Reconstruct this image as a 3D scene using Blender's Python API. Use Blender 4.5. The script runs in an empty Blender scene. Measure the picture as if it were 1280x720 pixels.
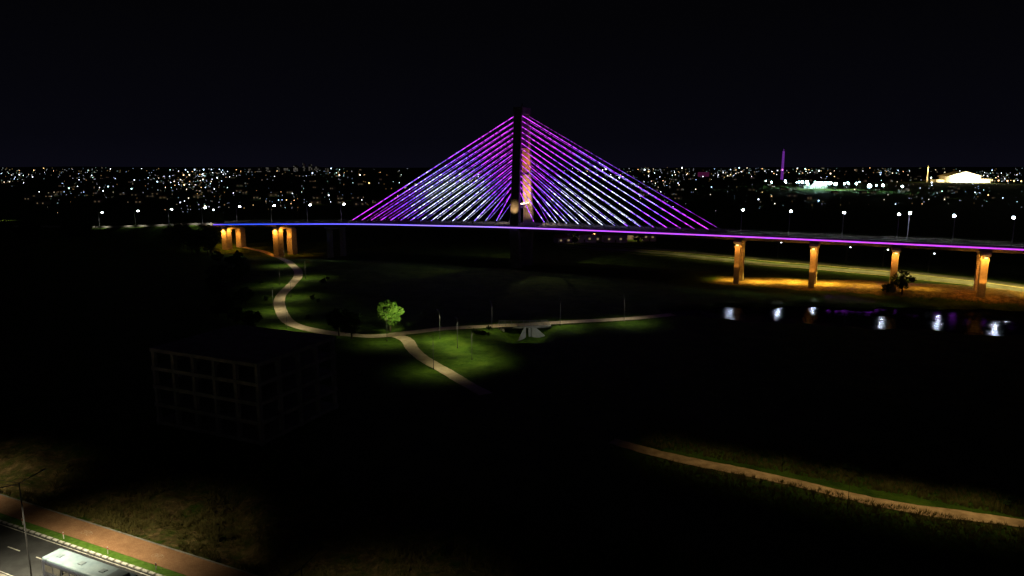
import bpy, math, random
import numpy as np
from mathutils import Vector, Matrix
random.seed(7)
C = bpy.context.scene.collection
R = math.radians
H = 50.0; F = 853.0; TH = R(10.0)
cs, sn = math.cos(TH), math.sin(TH)
# ------------------------------------------------------------------ camera
cam = bpy.data.objects.new('camera', bpy.data.cameras.new('camera')); C.objects.link(cam)
cam.location = (0, 0, H); cam.rotation_euler = (R(80), 0, 0)
cam.data.sensor_width = 36; cam.data.lens = 24.0
cam.data.clip_start = 0.5; cam.data.clip_end = 60000
bpy.context.scene.camera = cam
try:
    bpy.context.scene.view_settings.view_transform = 'Standard'
    bpy.context.scene.view_settings.look = 'None'
except Exception: pass

# ------------------------------------------------------------------ layout maths
BT = R(27.8); BC, BS = math.cos(BT), math.sin(BT)
BX, BY = 5.0, 348.0
def bw(t, v=0): return (BX + t*BC + v*BS, BY - t*BS + v*BC)
_zt = np.array([-700, -500, -343, -213, -102, 0, 102, 211, 300, 420], float)
_zz = np.array([0.3, 1.5, 6.6, 14.4, 18.9, 21.0, 21.5, 21.3, 20.8, 19.5], float)
_tt = np.arange(-700, 421, 2.0); _z0 = np.interp(_tt, _zt, _zz)
_k = np.ones(31)/31; _z1 = np.convolve(np.pad(_z0, 15, mode='edge'), _k, mode='valid')
def zdeck(t): return np.interp(t, _tt, _z1)
RIV = [(56, 237, 4), (80, 236, 10), (105, 232, 15), (150, 225, 19), (200, 215, 22), (260, 202, 25), (420, 170, 30)]
def sstep(a, b, x):
    t = np.clip((x-a)/(b-a), 0, 1); return t*t*(3-2*t)
RN = (0.41, 0.912); RS = (0.912, -0.41)
def h(x, y):
    x = np.asarray(x, float); y = np.asarray(y, float)
    z = 0.18*np.sin(x*.13+1)*np.cos(y*.11) + 0.1*np.sin(x*.37+y*.29)
    far = sstep(900, 7500, y)
    z = z + far*42 + sstep(700, 1500, y)*(2.5*np.sin(x*.0041+y*.0019)+2*np.sin(x*.0093-y*.0031+2)) + sstep(3000, 6000, y)*(9*np.sin(x*.0011+1.2)+6*np.sin(x*.0033+.5)+4*np.sin(x*.009))
    z = z - 4.0*np.exp(-((x+140)/70)**2-((y-425)/45)**2)
    cx, cy = 4.5, 205.0
    z = z - 3.4*np.exp(-((x-cx)/7.0)**4-((y-cy)/9.5)**4)
    t = (x-BX)*BC - (y-BY)*BS; v = (x-BX)*BS + (y-BY)*BC
    emb = (zdeck(t)-.35)*(1-sstep(11, 38, np.abs(v)))*(1-sstep(-236, -222, t))
    z = np.where(emb > .2, np.maximum(z, emb), z)
    z = z + 2.8*sstep(95, 190, t)*sstep(-13, -4, v)*(1-sstep(60, 110, v))
    rx = np.array([r[0] for r in RIV]); ry = np.interp(x, rx, [r[1] for r in RIV]); rw = np.interp(x, rx, [r[2] for r in RIV])
    d = np.abs(y-ry)-rw + 1.5*np.sin(x*.21)+1.0*np.sin(x*.53+1)
    bed = (1-sstep(-3, 5, d))*sstep(50, 60, x)
    z = z - 4.0*bed
    n = x*RN[0]+y*RN[1]
    flat = 1-sstep(57.9, 60, n)
    z = z*(1-flat) - 0.02*flat
    rough = sstep(58, 62, n)*(1-sstep(78, 90, n))*(1-sstep(10, 40, x))
    z = z + rough*(.55*np.sin(x*.31+y*.5)*np.sin(x*.17-y*.23+1)+.3*np.sin(x*.83+y*.41)+.2*np.sin(x*1.3-y*1.1)-.7)
    return z
def hz(x, y): return float(h(x, y))
def ray(px, py):
    u = 360-py
    return Vector((px-640, cs*F+sn*u, -sn*F+cs*u))
def G(px, py, z=0.0):
    d = ray(px, py); k = (z-H)/d.z
    return Vector((d.x*k, d.y*k, z))
_YS = 60*1.004**np.arange(0, 1260)
def TG(px, py, start=60):
    d = ray(px, py); d = d/d.y
    Y = _YS[_YS >= start]
    hit = np.nonzero(H+d.z*Y <= h(d.x*Y, Y))[0]
    if len(hit) == 0: return None
    y = float(Y[hit[0]]); return Vector((d.x*y, y, hz(d.x*y, y)))
def onD(px, D):
    x = (px-640)/F*D
    return Vector((x, D, hz(x, D)))

# ------------------------------------------------------------------ materials
def nm(name):
    m = bpy.data.materials.new(name); m.use_nodes = True
    nt = m.node_tree; nt.nodes.clear()
    o = nt.nodes.new('ShaderNodeOutputMaterial')
    return m, nt, o
def N(nt, t, **k):
    n = nt.nodes.new(t)
    for a, b in k.items(): setattr(n, a, b)
    return n
def noise(nt, scale, detail=6, rough=.6, coord='Object', vec=None):
    if vec is None:
        tc = N(nt, 'ShaderNodeTexCoord'); vec = tc.outputs[coord]
    n = N(nt, 'ShaderNodeTexNoise'); n.inputs['Scale'].default_value = scale
    n.inputs['Detail'].default_value = detail; n.inputs['Roughness'].default_value = rough
    nt.links.new(vec, n.inputs['Vector']); return n
def ramp(nt, src, stops):
    r = N(nt, 'ShaderNodeValToRGB'); e = r.color_ramp.elements
    e[0].position = stops[0][0]; e[0].color = (*stops[0][1], 1)
    e[1].position = stops[-1][0]; e[1].color = (*stops[-1][1], 1)
    for p, c in stops[1:-1]:
        q = e.new(p); q.color = (*c, 1)
    nt.links.new(src, r.inputs[0]); return r
def surf(name, c1, c2, scale=1.0, rough=.9, metal=0, bump=.2, bscale=None, spec=.3):
    m, nt, o = nm(name)
    b = N(nt, 'ShaderNodeBsdfPrincipled'); b.inputs['Roughness'].default_value = rough; b.inputs['Metallic'].default_value = metal
    b.inputs['Specular IOR Level'].default_value = spec
    n = noise(nt, scale); r = ramp(nt, n.outputs['Fac'], [(.35, c1), (.65, c2)])
    nt.links.new(r.outputs[0], b.inputs['Base Color'])
    if bump:
        n2 = noise(nt, bscale or scale*4); bp = N(nt, 'ShaderNodeBump'); bp.inputs['Strength'].default_value = bump; bp.inputs['Distance'].default_value = .1
        nt.links.new(n2.outputs['Fac'], bp.inputs['Height']); nt.links.new(bp.outputs[0], b.inputs['Normal'])
    nt.links.new(b.outputs[0], o.inputs[0]); return m
def emit(name, col, s, sample=False):
    m, nt, o = nm(name); e = N(nt, 'ShaderNodeEmission'); e.inputs[0].default_value = (*col, 1); e.inputs[1].default_value = s
    nt.links.new(e.outputs[0], o.inputs[0])
    if not sample: m.cycles.emission_sampling = 'NONE'
    return m
M = {}
M['concrete'] = surf('concrete', (.22, .21, .19), (.34, .33, .3), .6)
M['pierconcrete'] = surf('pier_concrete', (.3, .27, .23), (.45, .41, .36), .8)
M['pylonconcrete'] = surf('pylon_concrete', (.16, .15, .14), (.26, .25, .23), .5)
M['oldconcrete'] = surf('weathered_concrete', (.16, .155, .14), (.32, .31, .28), .5)
M['asphalt'] = surf('asphalt', (.03, .032, .036), (.052, .055, .06), .4, bump=.3, bscale=20)
M['asphaltold'] = surf('worn_asphalt', (.08, .08, .07), (.13, .13, .12), .2, bump=.3, bscale=20)
M['path'] = surf('path_paving', (.38, .29, .19), (.52, .42, .29), .5)
M['wing'] = surf('pale_concrete', (.34, .34, .32), (.48, .48, .45), .5)
M['dirtpath'] = surf('dirt_path', (.28, .18, .09), (.5, .34, .19), .7, bump=.5)
M['metal'] = surf('galvanised_metal', (.22, .23, .24), (.32, .33, .34), 2, rough=.5, metal=.6, bump=0)
M['polemetal'] = surf('pole_paint', (.35, .36, .36), (.45, .46, .46), 2, rough=.6, bump=0)
M['darkmetal'] = surf('dark_metal', (.03, .03, .032), (.05, .05, .055), 2, rough=.7, bump=0)
M['white'] = surf('white_paint', (.6, .6, .58), (.8, .8, .77), 1.5, bump=0)
M['roadpaint'] = surf('worn_road_paint', (.35, .35, .33), (.75, .75, .72), 2.2, bump=0)
M['fadedpaint'] = surf('faded_path_paint', (.42, .27, .16), (.52, .38, .27), 2.5, bump=0)
M['busroof'] = surf('bus_roof_paint', (.16, .23, .29), (.24, .32, .38), .8, rough=.5, bump=.05)
M['busdetail'] = surf('bus_roof_fittings', (.12, .16, .2), (.18, .23, .27), 1.2, rough=.5, bump=0)
M['busdark'] = surf('bus_side_paint', (.05, .06, .1), (.07, .08, .13), 1, rough=.3, bump=0)
M['rubber'] = surf('rubber', (.015, .015, .015), (.025, .025, .025), 3, bump=.2)
M['glass'] = surf('dark_glass', (.01, .012, .015), (.015, .018, .02), 1, rough=.08, bump=0, spec=.8)
M['bark'] = surf('bark', (.05, .035, .02), (.1, .075, .05), 4, bump=.6)
M['wallpaint'] = surf('house_wall', (.3, .27, .23), (.42, .38, .32), .3)
M['tile'] = surf('roof_tile', (.16, .07, .04), (.28, .13, .08), .8)
def leafmat(name, a, b):
    m, nt, o = nm(name)
    bs = N(nt, 'ShaderNodeBsdfPrincipled'); bs.inputs['Roughness'].default_value = .7; bs.inputs['Specular IOR Level'].default_value = .15
    n = noise(nt, .9); r = ramp(nt, n.outputs['Fac'], [(.35, a), (.65, b)])
    tr = N(nt, 'ShaderNodeBsdfTranslucent'); mx = N(nt, 'ShaderNodeMixShader'); mx.inputs[0].default_value = .3
    nt.links.new(r.outputs[0], bs.inputs['Base Color']); nt.links.new(r.outputs[0], tr.inputs[0])
    nt.links.new(bs.outputs[0], mx.inputs[1]); nt.links.new(tr.outputs[0], mx.inputs[2]); nt.links.new(mx.outputs[0], o.inputs[0])
    return m
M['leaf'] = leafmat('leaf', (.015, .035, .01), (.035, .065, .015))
M['leaflit'] = leafmat('lit_leaf', (.05, .13, .012), (.14, .24, .04))  # lamplight on the lit tree put into brighter leaf colours
M['grassblade'] = leafmat('grass_blade', (.07, .065, .02), (.19, .16, .05))
m, nt, o = nm('sidewalk_blocks'); b = N(nt, 'ShaderNodeBsdfPrincipled'); b.inputs['Roughness'].default_value = .9
tc = N(nt, 'ShaderNodeTexCoord'); br = N(nt, 'ShaderNodeTexBrick'); br.inputs['Scale'].default_value = 1.6
br.inputs['Color1'].default_value = (.44, .23, .115, 1); br.inputs['Color2'].default_value = (.52, .29, .15, 1); br.inputs['Mortar'].default_value = (.27, .16, .09, 1); br.inputs['Mortar Size'].default_value = .02
nt.links.new(tc.outputs['Object'], br.inputs['Vector'])
n = noise(nt, .5, 8); mx = N(nt, 'ShaderNodeMix', data_type='RGBA', blend_type='MULTIPLY'); mx.inputs[0].default_value = .8
r = ramp(nt, n.outputs['Fac'], [(.3, (.55, .5, .45)), (.7, (1, 1, 1))])
nt.links.new(br.outputs[0], mx.inputs[6]); nt.links.new(r.outputs[0], mx.inputs[7]); nt.links.new(mx.outputs[2], b.inputs['Base Color'])
nt.links.new(b.outputs[0], o.inputs[0]); M['sidewalk'] = m
m, nt, o = nm('kerb_stripes'); b = N(nt, 'ShaderNodeBsdfPrincipled'); b.inputs['Roughness'].default_value = .8
tc = N(nt, 'ShaderNodeTexCoord'); sx = N(nt, 'ShaderNodeSeparateXYZ'); nt.links.new(tc.outputs['Object'], sx.inputs[0])
ml = N(nt, 'ShaderNodeMath', operation='MULTIPLY'); ml.inputs[1].default_value = .8; nt.links.new(sx.outputs[0], ml.inputs[0])
fr = N(nt, 'ShaderNodeMath', operation='FRACT'); nt.links.new(ml.outputs[0], fr.inputs[0])
gt = N(nt, 'ShaderNodeMath', operation='GREATER_THAN'); gt.inputs[1].default_value = .3; nt.links.new(fr.outputs[0], gt.inputs[0])
r = ramp(nt, gt.outputs[0], [(0, (.25, .25, .22)), (1, (.75, .75, .72))]); nt.links.new(r.outputs[0], b.inputs['Base Color']); nt.links.new(b.outputs[0], o.inputs[0]); M['kerb'] = m
# ground
m, nt, o = nm('ground_soil_and_grass'); b = N(nt, 'ShaderNodeBsdfPrincipled'); b.inputs['Roughness'].default_value = 1; b.inputs['Specular IOR Level'].default_value = .1
g1 = noise(nt, .16, 12, .75); gr = ramp(nt, g1.outputs['Fac'], [(.32, (.014, .032, .003)), (.5, (.045, .095, .007)), (.66, (.085, .14, .014))])
d1 = noise(nt, .6, 14, .8); dr = ramp(nt, d1.outputs['Fac'], [(.34, (.06, .045, .018)), (.5, (.2, .14, .06)), (.66, (.44, .30, .14))])
at = N(nt, 'ShaderNodeAttribute', attribute_name='dirt'); d2 = noise(nt, .35, 12, .8)
ad = N(nt, 'ShaderNodeMath', operation='ADD'); nt.links.new(at.outputs['Fac'], ad.inputs[0]); nt.links.new(d2.outputs['Fac'], ad.inputs[1])
mr = N(nt, 'ShaderNodeMapRange'); mr.inputs[1].default_value = .92; mr.inputs[2].default_value = 1.12; nt.links.new(ad.outputs[0], mr.inputs[0])
mx = N(nt, 'ShaderNodeMix', data_type='RGBA'); nt.links.new(mr.outputs[0], mx.inputs[0]); nt.links.new(gr.outputs[0], mx.inputs[6]); nt.links.new(dr.outputs[0], mx.inputs[7])
nt.links.new(mx.outputs[2], b.inputs['Base Color'])
n3 = noise(nt, 1.2, 10, .75); bp = N(nt, 'ShaderNodeBump'); bp.inputs['Strength'].default_value = 1.0; bp.inputs['Distance'].default_value = .8
nt.links.new(n3.outputs['Fac'], bp.inputs['Height']); nt.links.new(bp.outputs[0], b.inputs['Normal']); nt.links.new(b.outputs[0], o.inputs[0]); M['ground'] = m
# water: dark, silty, rippled
m, nt, o = nm('river_water'); df = N(nt, 'ShaderNodeBsdfDiffuse'); df.inputs[0].default_value = (.002, .0025, .003, 1)
gl = N(nt, 'ShaderNodeBsdfGlossy'); gl.inputs['Roughness'].default_value = .12; gl.inputs[0].default_value = (.8, .85, 1, 1)
mx = N(nt, 'ShaderNodeMixShader')
tc = N(nt, 'ShaderNodeTexCoord'); w = noise(nt, .8, 3, .55, vec=tc.outputs['Object']); bp = N(nt, 'ShaderNodeBump'); bp.inputs['Strength'].default_value = .35; bp.inputs['Distance'].default_value = .3
patch = noise(nt, .22, 5, .7, vec=tc.outputs['Object']); pm_ = N(nt, 'ShaderNodeMapRange'); pm_.inputs[1].default_value = .38; pm_.inputs[2].default_value = .62; pm_.inputs[3].default_value = .008; pm_.inputs[4].default_value = .06
nt.links.new(patch.outputs['Fac'], pm_.inputs[0]); nt.links.new(pm_.outputs[0], mx.inputs[0])   # calm and ruffled patches
nt.links.new(w.outputs['Fac'], bp.inputs['Height']); nt.links.new(bp.outputs[0], gl.inputs['Normal'])
nt.links.new(df.outputs[0], mx.inputs[1]); nt.links.new(gl.outputs[0], mx.inputs[2]); nt.links.new(mx.outputs[0], o.inputs[0]); M['water'] = m
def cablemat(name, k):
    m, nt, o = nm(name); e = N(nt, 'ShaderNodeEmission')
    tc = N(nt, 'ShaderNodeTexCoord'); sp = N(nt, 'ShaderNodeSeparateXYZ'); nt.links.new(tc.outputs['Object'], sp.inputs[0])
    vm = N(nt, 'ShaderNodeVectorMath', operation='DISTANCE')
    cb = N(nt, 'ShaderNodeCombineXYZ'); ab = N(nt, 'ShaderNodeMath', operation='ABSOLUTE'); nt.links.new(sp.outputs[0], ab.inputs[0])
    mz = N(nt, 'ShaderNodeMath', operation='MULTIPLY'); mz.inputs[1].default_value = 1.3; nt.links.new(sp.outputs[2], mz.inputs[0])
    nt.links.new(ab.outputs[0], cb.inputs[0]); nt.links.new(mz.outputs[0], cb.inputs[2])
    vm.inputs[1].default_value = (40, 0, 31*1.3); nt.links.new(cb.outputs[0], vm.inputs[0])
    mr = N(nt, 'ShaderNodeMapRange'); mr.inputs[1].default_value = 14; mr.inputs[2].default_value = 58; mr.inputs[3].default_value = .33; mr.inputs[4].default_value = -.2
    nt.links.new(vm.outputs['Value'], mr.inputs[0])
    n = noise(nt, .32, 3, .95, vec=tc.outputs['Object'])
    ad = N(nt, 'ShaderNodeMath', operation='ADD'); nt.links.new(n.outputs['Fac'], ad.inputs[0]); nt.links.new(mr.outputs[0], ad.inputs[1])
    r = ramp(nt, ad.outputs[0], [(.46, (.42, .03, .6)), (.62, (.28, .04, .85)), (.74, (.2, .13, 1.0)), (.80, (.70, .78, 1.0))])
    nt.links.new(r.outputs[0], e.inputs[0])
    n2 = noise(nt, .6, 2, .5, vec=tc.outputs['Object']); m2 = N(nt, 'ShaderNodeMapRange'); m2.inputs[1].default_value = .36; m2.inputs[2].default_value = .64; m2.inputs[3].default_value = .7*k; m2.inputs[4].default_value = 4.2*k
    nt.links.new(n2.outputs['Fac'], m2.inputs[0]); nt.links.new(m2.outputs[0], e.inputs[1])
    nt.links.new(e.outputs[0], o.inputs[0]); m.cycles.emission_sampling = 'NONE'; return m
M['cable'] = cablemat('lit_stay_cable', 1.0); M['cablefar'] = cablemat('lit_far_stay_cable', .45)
m, nt, o = nm('led_strip'); e = N(nt, 'ShaderNodeEmission'); tc = N(nt, 'ShaderNodeTexCoord'); sp = N(nt, 'ShaderNodeSeparateXYZ'); nt.links.new(tc.outputs['Object'], sp.inputs[0])
mr = N(nt, 'ShaderNodeMapRange'); mr.inputs[1].default_value = -230; mr.inputs[2].default_value = 270; nt.links.new(sp.outputs[0], mr.inputs[0])
r = ramp(nt, mr.outputs[0], [(0, (.3, .06, .75)), (.05, (.02, .08, 1.0)), (.14, (.04, .08, 1.0)), (.24, (.14, .12, 1.0)), (.42, (.34, .2, 1.0)), (.55, (.42, .07, .9)), (1, (.42, .03, .62))])
nt.links.new(r.outputs[0], e.inputs[0]); e.inputs[1].default_value = 2.0; nt.links.new(e.outputs[0], o.inputs[0]); M['strip'] = m
M['lampwhite'] = emit('lamp_white', (.88, .96, 1.0), 45)
M['lampwarm'] = emit('lamp_cool', (.85, .95, 1.0), 9)
M['soft'] = emit('shielded_lamp_lens', (1.0, .9, .65), .25)
M['pierlamp'] = emit('pier_lamp', (1.0, .6, .2), 5)
M['pylonlamp'] = emit('pylon_lamp', (1.0, .75, .45), 3)

# ------------------------------------------------------------------ mesh builder
class MB:
    def __init__(s): s.v = []; s.f = []; s.mi = []; s.m = 0
    def quad(s, *p):
        k = len(s.v); s.v += [tuple(q) for q in p]; s.f.append(tuple(range(k, k+len(p)))); s.mi.append(s.m); return s
    def box(s, c, d, rz=0.0, taper=1.0):
        k = len(s.v); cr, sr = math.cos(rz), math.sin(rz)
        for z in (-1, 1):
            tp = taper if z > 0 else 1
            for x, y in ((-1, -1), (1, -1), (1, 1), (-1, 1)):
                a, b_ = x*d[0]/2*tp, y*d[1]/2*tp
                s.v.append((c[0]+a*cr-b_*sr, c[1]+a*sr+b_*cr, c[2]+z*d[2]/2))
        for f in ((3, 2, 1, 0), (4, 5, 6, 7), (0, 1, 5, 4), (1, 2, 6, 5), (2, 3, 7, 6), (3, 0, 4, 7)):
            s.f.append(tuple(k+i for i in f)); s.mi.append(s.m)
        return s
    def tube(s, p0, p1, r0, r1=None, n=8, cap=True):
        r1 = r0 if r1 is None else r1
        p0 = Vector(p0); p1 = Vector(p1); d = (p1-p0).normalized()
        a = d.orthogonal().normalized(); b_ = d.cross(a); k = len(s.v)
        for p, r_ in ((p0, r0), (p1, r1)):
            for i in range(n):
                w_ = 2*math.pi*i/n; s.v.append(tuple(p+a*math.cos(w_)*r_+b_*math.sin(w_)*r_))
        for i in range(n):
            j = (i+1) % n; s.f.append((k+i, k+j, k+n+j, k+n+i)); s.mi.append(s.m)
        if cap:
            s.f.append(tuple(k+i for i in range(n-1, -1, -1))); s.mi.append(s.m)
            s.f.append(tuple(k+n+i for i in range(n))); s.mi.append(s.m)
        return s
    def ball(s, c, r, n=8, m_=5):
        rx, ry, rz = (r, r, r) if not hasattr(r, '__len__') else r
        k = len(s.v)
        for j in range(m_+1):
            ph = math.pi*j/m_
            for i in range(n):
                a = 2*math.pi*i/n; s.v.append((c[0]+rx*math.sin(ph)*math.cos(a), c[1]+ry*math.sin(ph)*math.sin(a), c[2]+rz*math.cos(ph)))
        for j in range(m_):
            for i in range(n):
                q = (i+1) % n; s.f.append((k+j*n+i, k+(j+1)*n+i, k+(j+1)*n+q, k+j*n+q)); s.mi.append(s.m)
        return s
    def sweep(s, sec, ts, zf):
        k = len(s.v); n = len(sec)
        for t in ts:
            z0 = zf(t)
            for (y, z) in sec: s.v.append((float(t), y, float(z0+z)))
        for i in range(len(ts)-1):
            for j in range(n):
                q = (j+1) % n; s.f.append((k+i*n+j, k+(i+1)*n+j, k+(i+1)*n+q, k+i*n+q)); s.mi.append(s.m)
        s.f.append(tuple(k+j for j in range(n))); s.mi.append(s.m)
        e_ = k+(len(ts)-1)*n; s.f.append(tuple(e_+j for j in range(n-1, -1, -1))); s.mi.append(s.m)
        return s
    def data(s, name, mats):
        me = bpy.data.meshes.new(name); me.from_pydata(s.v, [], s.f)
        for m_ in (mats if isinstance(mats, (list, tuple)) else [mats]): me.materials.append(m_)
        if any(s.mi): me.polygons.foreach_set('material_index', s.mi)
        me.update(); return me
    def build(s, name, mats, parent=None, loc=(0, 0, 0), rz=0):
        o_ = bpy.data.objects.new(name, s.data(name, mats)); C.objects.link(o_)
        o_.location = loc; o_.rotation_euler = (0, 0, rz)
        if parent: o_.parent = parent
        return o_
def tag(o_, label=None, cat=None, group=None, kind=None):
    if label: o_['label'] = label
    if cat: o_['category'] = cat
    if group: o_['group'] = group
    if kind: o_['kind'] = kind
    return o_
def empty(name, loc, rz=0, label=None, cat=None, group=None):
    o_ = bpy.data.objects.new(name, None); C.objects.link(o_); o_.location = loc; o_.rotation_euler = (0, 0, rz); o_.empty_display_size = .5
    return tag(o_, label, cat, group)
KIDS = {}
def kids(o_):
    if o_.name not in KIDS: KIDS[o_.name] = list(o_.children)
    return KIDS[o_.name]
def copytree(o_, parent=None):
    c = o_.copy(); C.objects.link(c)
    if parent: c.parent = parent
    for ch in kids(o_): copytree(ch, c)
    return c
def point(loc, col, e, r=.2, spec=1.0):
    l = bpy.data.lights.new('light', 'POINT'); l.energy = e; l.color = col; l.shadow_soft_size = r; l.specular_factor = spec
    o_ = bpy.data.objects.new('light', l); C.objects.link(o_); o_.location = loc; return o_
def spot(loc, col, e, ang=150, r=.2, to=None, blend=.6, spec=1.0):
    l = bpy.data.lights.new('light', 'SPOT'); l.energy = e; l.color = col; l.shadow_soft_size = r; l.spot_size = R(ang); l.spot_blend = blend; l.specular_factor = spec
    o_ = bpy.data.objects.new('light', l); C.objects.link(o_); o_.location = loc
    if to is not None: o_.rotation_euler = (Vector(to)-Vector(loc)).to_track_quat('-Z', 'Y').to_euler()
    return o_
ORD = 'first second third fourth fifth sixth seventh eighth ninth tenth eleventh twelfth thirteenth fourteenth fifteenth sixteenth seventeenth eighteenth nineteenth twentieth'.split()

# ------------------------------------------------------------------ world, faint added fill
W = bpy.data.worlds.new('World'); bpy.context.scene.world = W; W.use_nodes = True
nt = W.node_tree; nt.nodes.clear(); o = nt.nodes.new('ShaderNodeOutputWorld'); bg = nt.nodes.new('ShaderNodeBackground')
tc = nt.nodes.new('ShaderNodeTexCoord'); sp = nt.nodes.new('ShaderNodeSeparateXYZ'); nt.links.new(tc.outputs['Generated'], sp.inputs[0])
r = ramp(nt, sp.outputs[2], [(0, (.0026, .0025, .0055)), (.04, (.0018, .0018, .0038)), (.2, (.0010, .0010, .0016))])
nt.links.new(r.outputs[0], bg.inputs[0]); bg.inputs[1].default_value = 1.0; nt.links.new(bg.outputs[0], o.inputs[0])
sl = bpy.data.lights.new('night_fill', 'SUN'); sl.energy = .007; sl.angle = R(.5); sl.color = (1, .96, .9)  # faint sun lamp added as fill so the dark building frame shows
so = bpy.data.objects.new('night_fill', sl); C.objects.link(so); so.rotation_euler = (R(80), 0, R(10))

# ------------------------------------------------------------------ ground sheet
def lines(a, b, step, lo, hi, g=1.13):
    c = list(np.arange(a, b+.01, step)); s_ = step; x = a
    L = []
    while x > lo: s_ *= g; x -= s_; L.append(x)
    s_ = step; x = b; Rr = []
    while x < hi: s_ *= g; x += s_; Rr.append(x)
    return np.array(L[::-1]+c+Rr)
xs = lines(-110, 200, 1.5, -16000, 16000, 1.05); ys = lines(50, 300, 1.5, -60, 24000, 1.035)
XX, YY = np.meshgrid(xs, ys); ZZ = h(XX, YY)
nx, ny = len(xs), len(ys)
co = np.stack([XX.ravel(), YY.ravel(), ZZ.ravel()], 1)
idx = np.arange(nx*ny).reshape(ny, nx)
fa = np.stack([idx[:-1, :-1].ravel(), idx[:-1, 1:].ravel(), idx[1:, 1:].ravel(), idx[1:, :-1].ravel()], 1)
me = bpy.data.meshes.new('ground'); me.from_pydata(co.tolist(), [], fa.tolist()); me.materials.append(M['ground'])
nn = XX*RN[0]+YY*RN[1]
dirt = sstep(56, 58, nn)*(1-sstep(68, 96, nn))*(1-sstep(0, 40, XX))*.56
tt_ = (XX-BX)*BC - (YY-BY)*BS; vv_ = (XX-BX)*BS + (YY-BY)*BC
dirt = np.maximum(dirt, .8*sstep(85, 105, tt_)*(1-sstep(10, 18, np.abs(vv_-4))))
rpx = [G(a, b_) for a, b_ in ((765, 551), (830, 568), (900, 584), (1000, 606), (1120, 632), (1300, 660))]
ry = np.interp(XX, [p.x for p in rpx], [p.y for p in rpx]); dirt = np.maximum(dirt, .5*np.exp(-((YY-ry+1)/4.5)**2)*sstep(10, 30, XX))
at = me.attributes.new('dirt', 'FLOAT', 'POINT'); at.data.foreach_set('value', dirt.ravel().astype(np.float32))
me.polygons.foreach_set('use_smooth', [True]*len(me.polygons)); me.update()
go = bpy.data.objects.new('ground', me); C.objects.link(go); tag(go, kind='structure')
mb = MB(); up = []; lo = []
for i in range(0, 80):
    x = 48+i*5; c_ = np.interp(x, [q[0] for q in RIV], [q[1] for q in RIV]); w_ = np.interp(x, [q[0] for q in RIV], [q[2] for q in RIV])+6
    up.append((x, c_+w_, -1.0)); lo.append((x, c_-w_, -1.0))
for i in range(79): mb.quad(lo[i], lo[i+1], up[i+1], up[i])
tag(mb.build('river', M['water']), kind='structure')

# ------------------------------------------------------------------ ribbons (roads and paths)
def catmull(P, n=10):
    out = []
    P = [P[0]*2-P[1]]+P+[P[-1]*2-P[-2]]
    for i in range(1, len(P)-2):
        for k in range(n):
            t = k/n; a, b_, c, d = P[i-1], P[i], P[i+1], P[i+2]
            out.append(.5*((2*b_)+(c-a)*t+(2*a-5*b_+4*c-d)*t*t+(3*b_-a-3*c+d)*t**3))
    out.append(P[-2]); return out
def ribbon(name, pts, width, mat, dz=.1, zc=None, edge=0.0, n=10, kind='structure'):
    pts = catmull([Vector((p[0], p[1], 0)) for p in pts], n); mb = MB(); rows = []
    for i, p in enumerate(pts):
        d = (pts[min(i+1, len(pts)-1)]-pts[max(i-1, 0)]).normalized(); q = Vector((-d.y, d.x, 0))
        row = []
        for k in (-1, -.5, 0, .5, 1):
            w_ = width/2*k*(1+edge*random.uniform(-1, 1) if abs(k) == 1 else 1)
            a = p+q*w_; row.append((a.x, a.y, (hz(a.x, a.y) if zc is None else zc)+dz))
        rows.append(row)
    for i in range(len(rows)-1):
        for k in range(4): mb.quad(rows[i][k], rows[i+1][k], rows[i+1][k+1], rows[i][k+1])
    o_ = mb.build(name, mat); tag(o_, kind=kind); return o_
p1 = [TG(a, b_) for a, b_ in ((300, 308), (340, 319), (367, 333), (373, 345), (362, 359), (350, 373), (352, 390), (366, 406), (402, 415), (450, 420), (494, 419))]
ribbon('path', p1, 4.0, M['path'])
p2 = [G(a, b_) for a, b_ in ((488, 419.5), (520, 416), (560, 411.5), (640, 407.5), (720, 403), (790, 399), (842, 394))]
ribbon('path', p2, 4.2, M['path'], dz=.32, zc=0.0)
p3 = [TG(a, b_) for a, b_ in ((494, 419.5), (508, 426), (516, 437), (530, 450), (556, 464), (582, 480), (608, 494))]
ribbon('path', p3, 3.6, M['path'], dz=.14, edge=.06)
ribbon('path', rpx, 2.9, M['dirtpath'], edge=.1, dz=.12)
av = [(700, 307), (820, 317), (900, 324), (1000, 333), (1110, 343), (1200, 353), (1300, 366)]
ribbon('road', [TG(a, b_) for a, b_ in av], 8, M['asphaltold'], dz=.2)
ribbon('road', [TG(a, b_-5) for a, b_ in av], 7, M['asphaltold'], dz=.2)
ribbon('road_marking', [TG(a, b_-2.6) for a, b_ in av], 1.4, M['path'], dz=.3)
ribbon('road_edge', [TG(a, b_+3) for a, b_ in av], 1.0, M['path'], dz=.3)
mb = MB(); ts = np.arange(-470, -225, 5.0)
mb.sweep([(-8, -.3), (8, -.3), (8, .06), (-8, .06)], ts, zdeck)
tag(mb.build('road', M['asphaltold'], loc=(BX, BY, 0), rz=-BT), kind='structure')
mb = MB(); mb.sweep([(-8.6, -.3), (-8.1, -.3), (-8.1, 1.0), (-8.6, 1.0)], ts, zdeck)
tag(mb.build('roadside_wall', M['concrete'], loc=(BX, BY, 0), rz=-BT), 'long low concrete wall beside the road at far left', 'wall')

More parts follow.
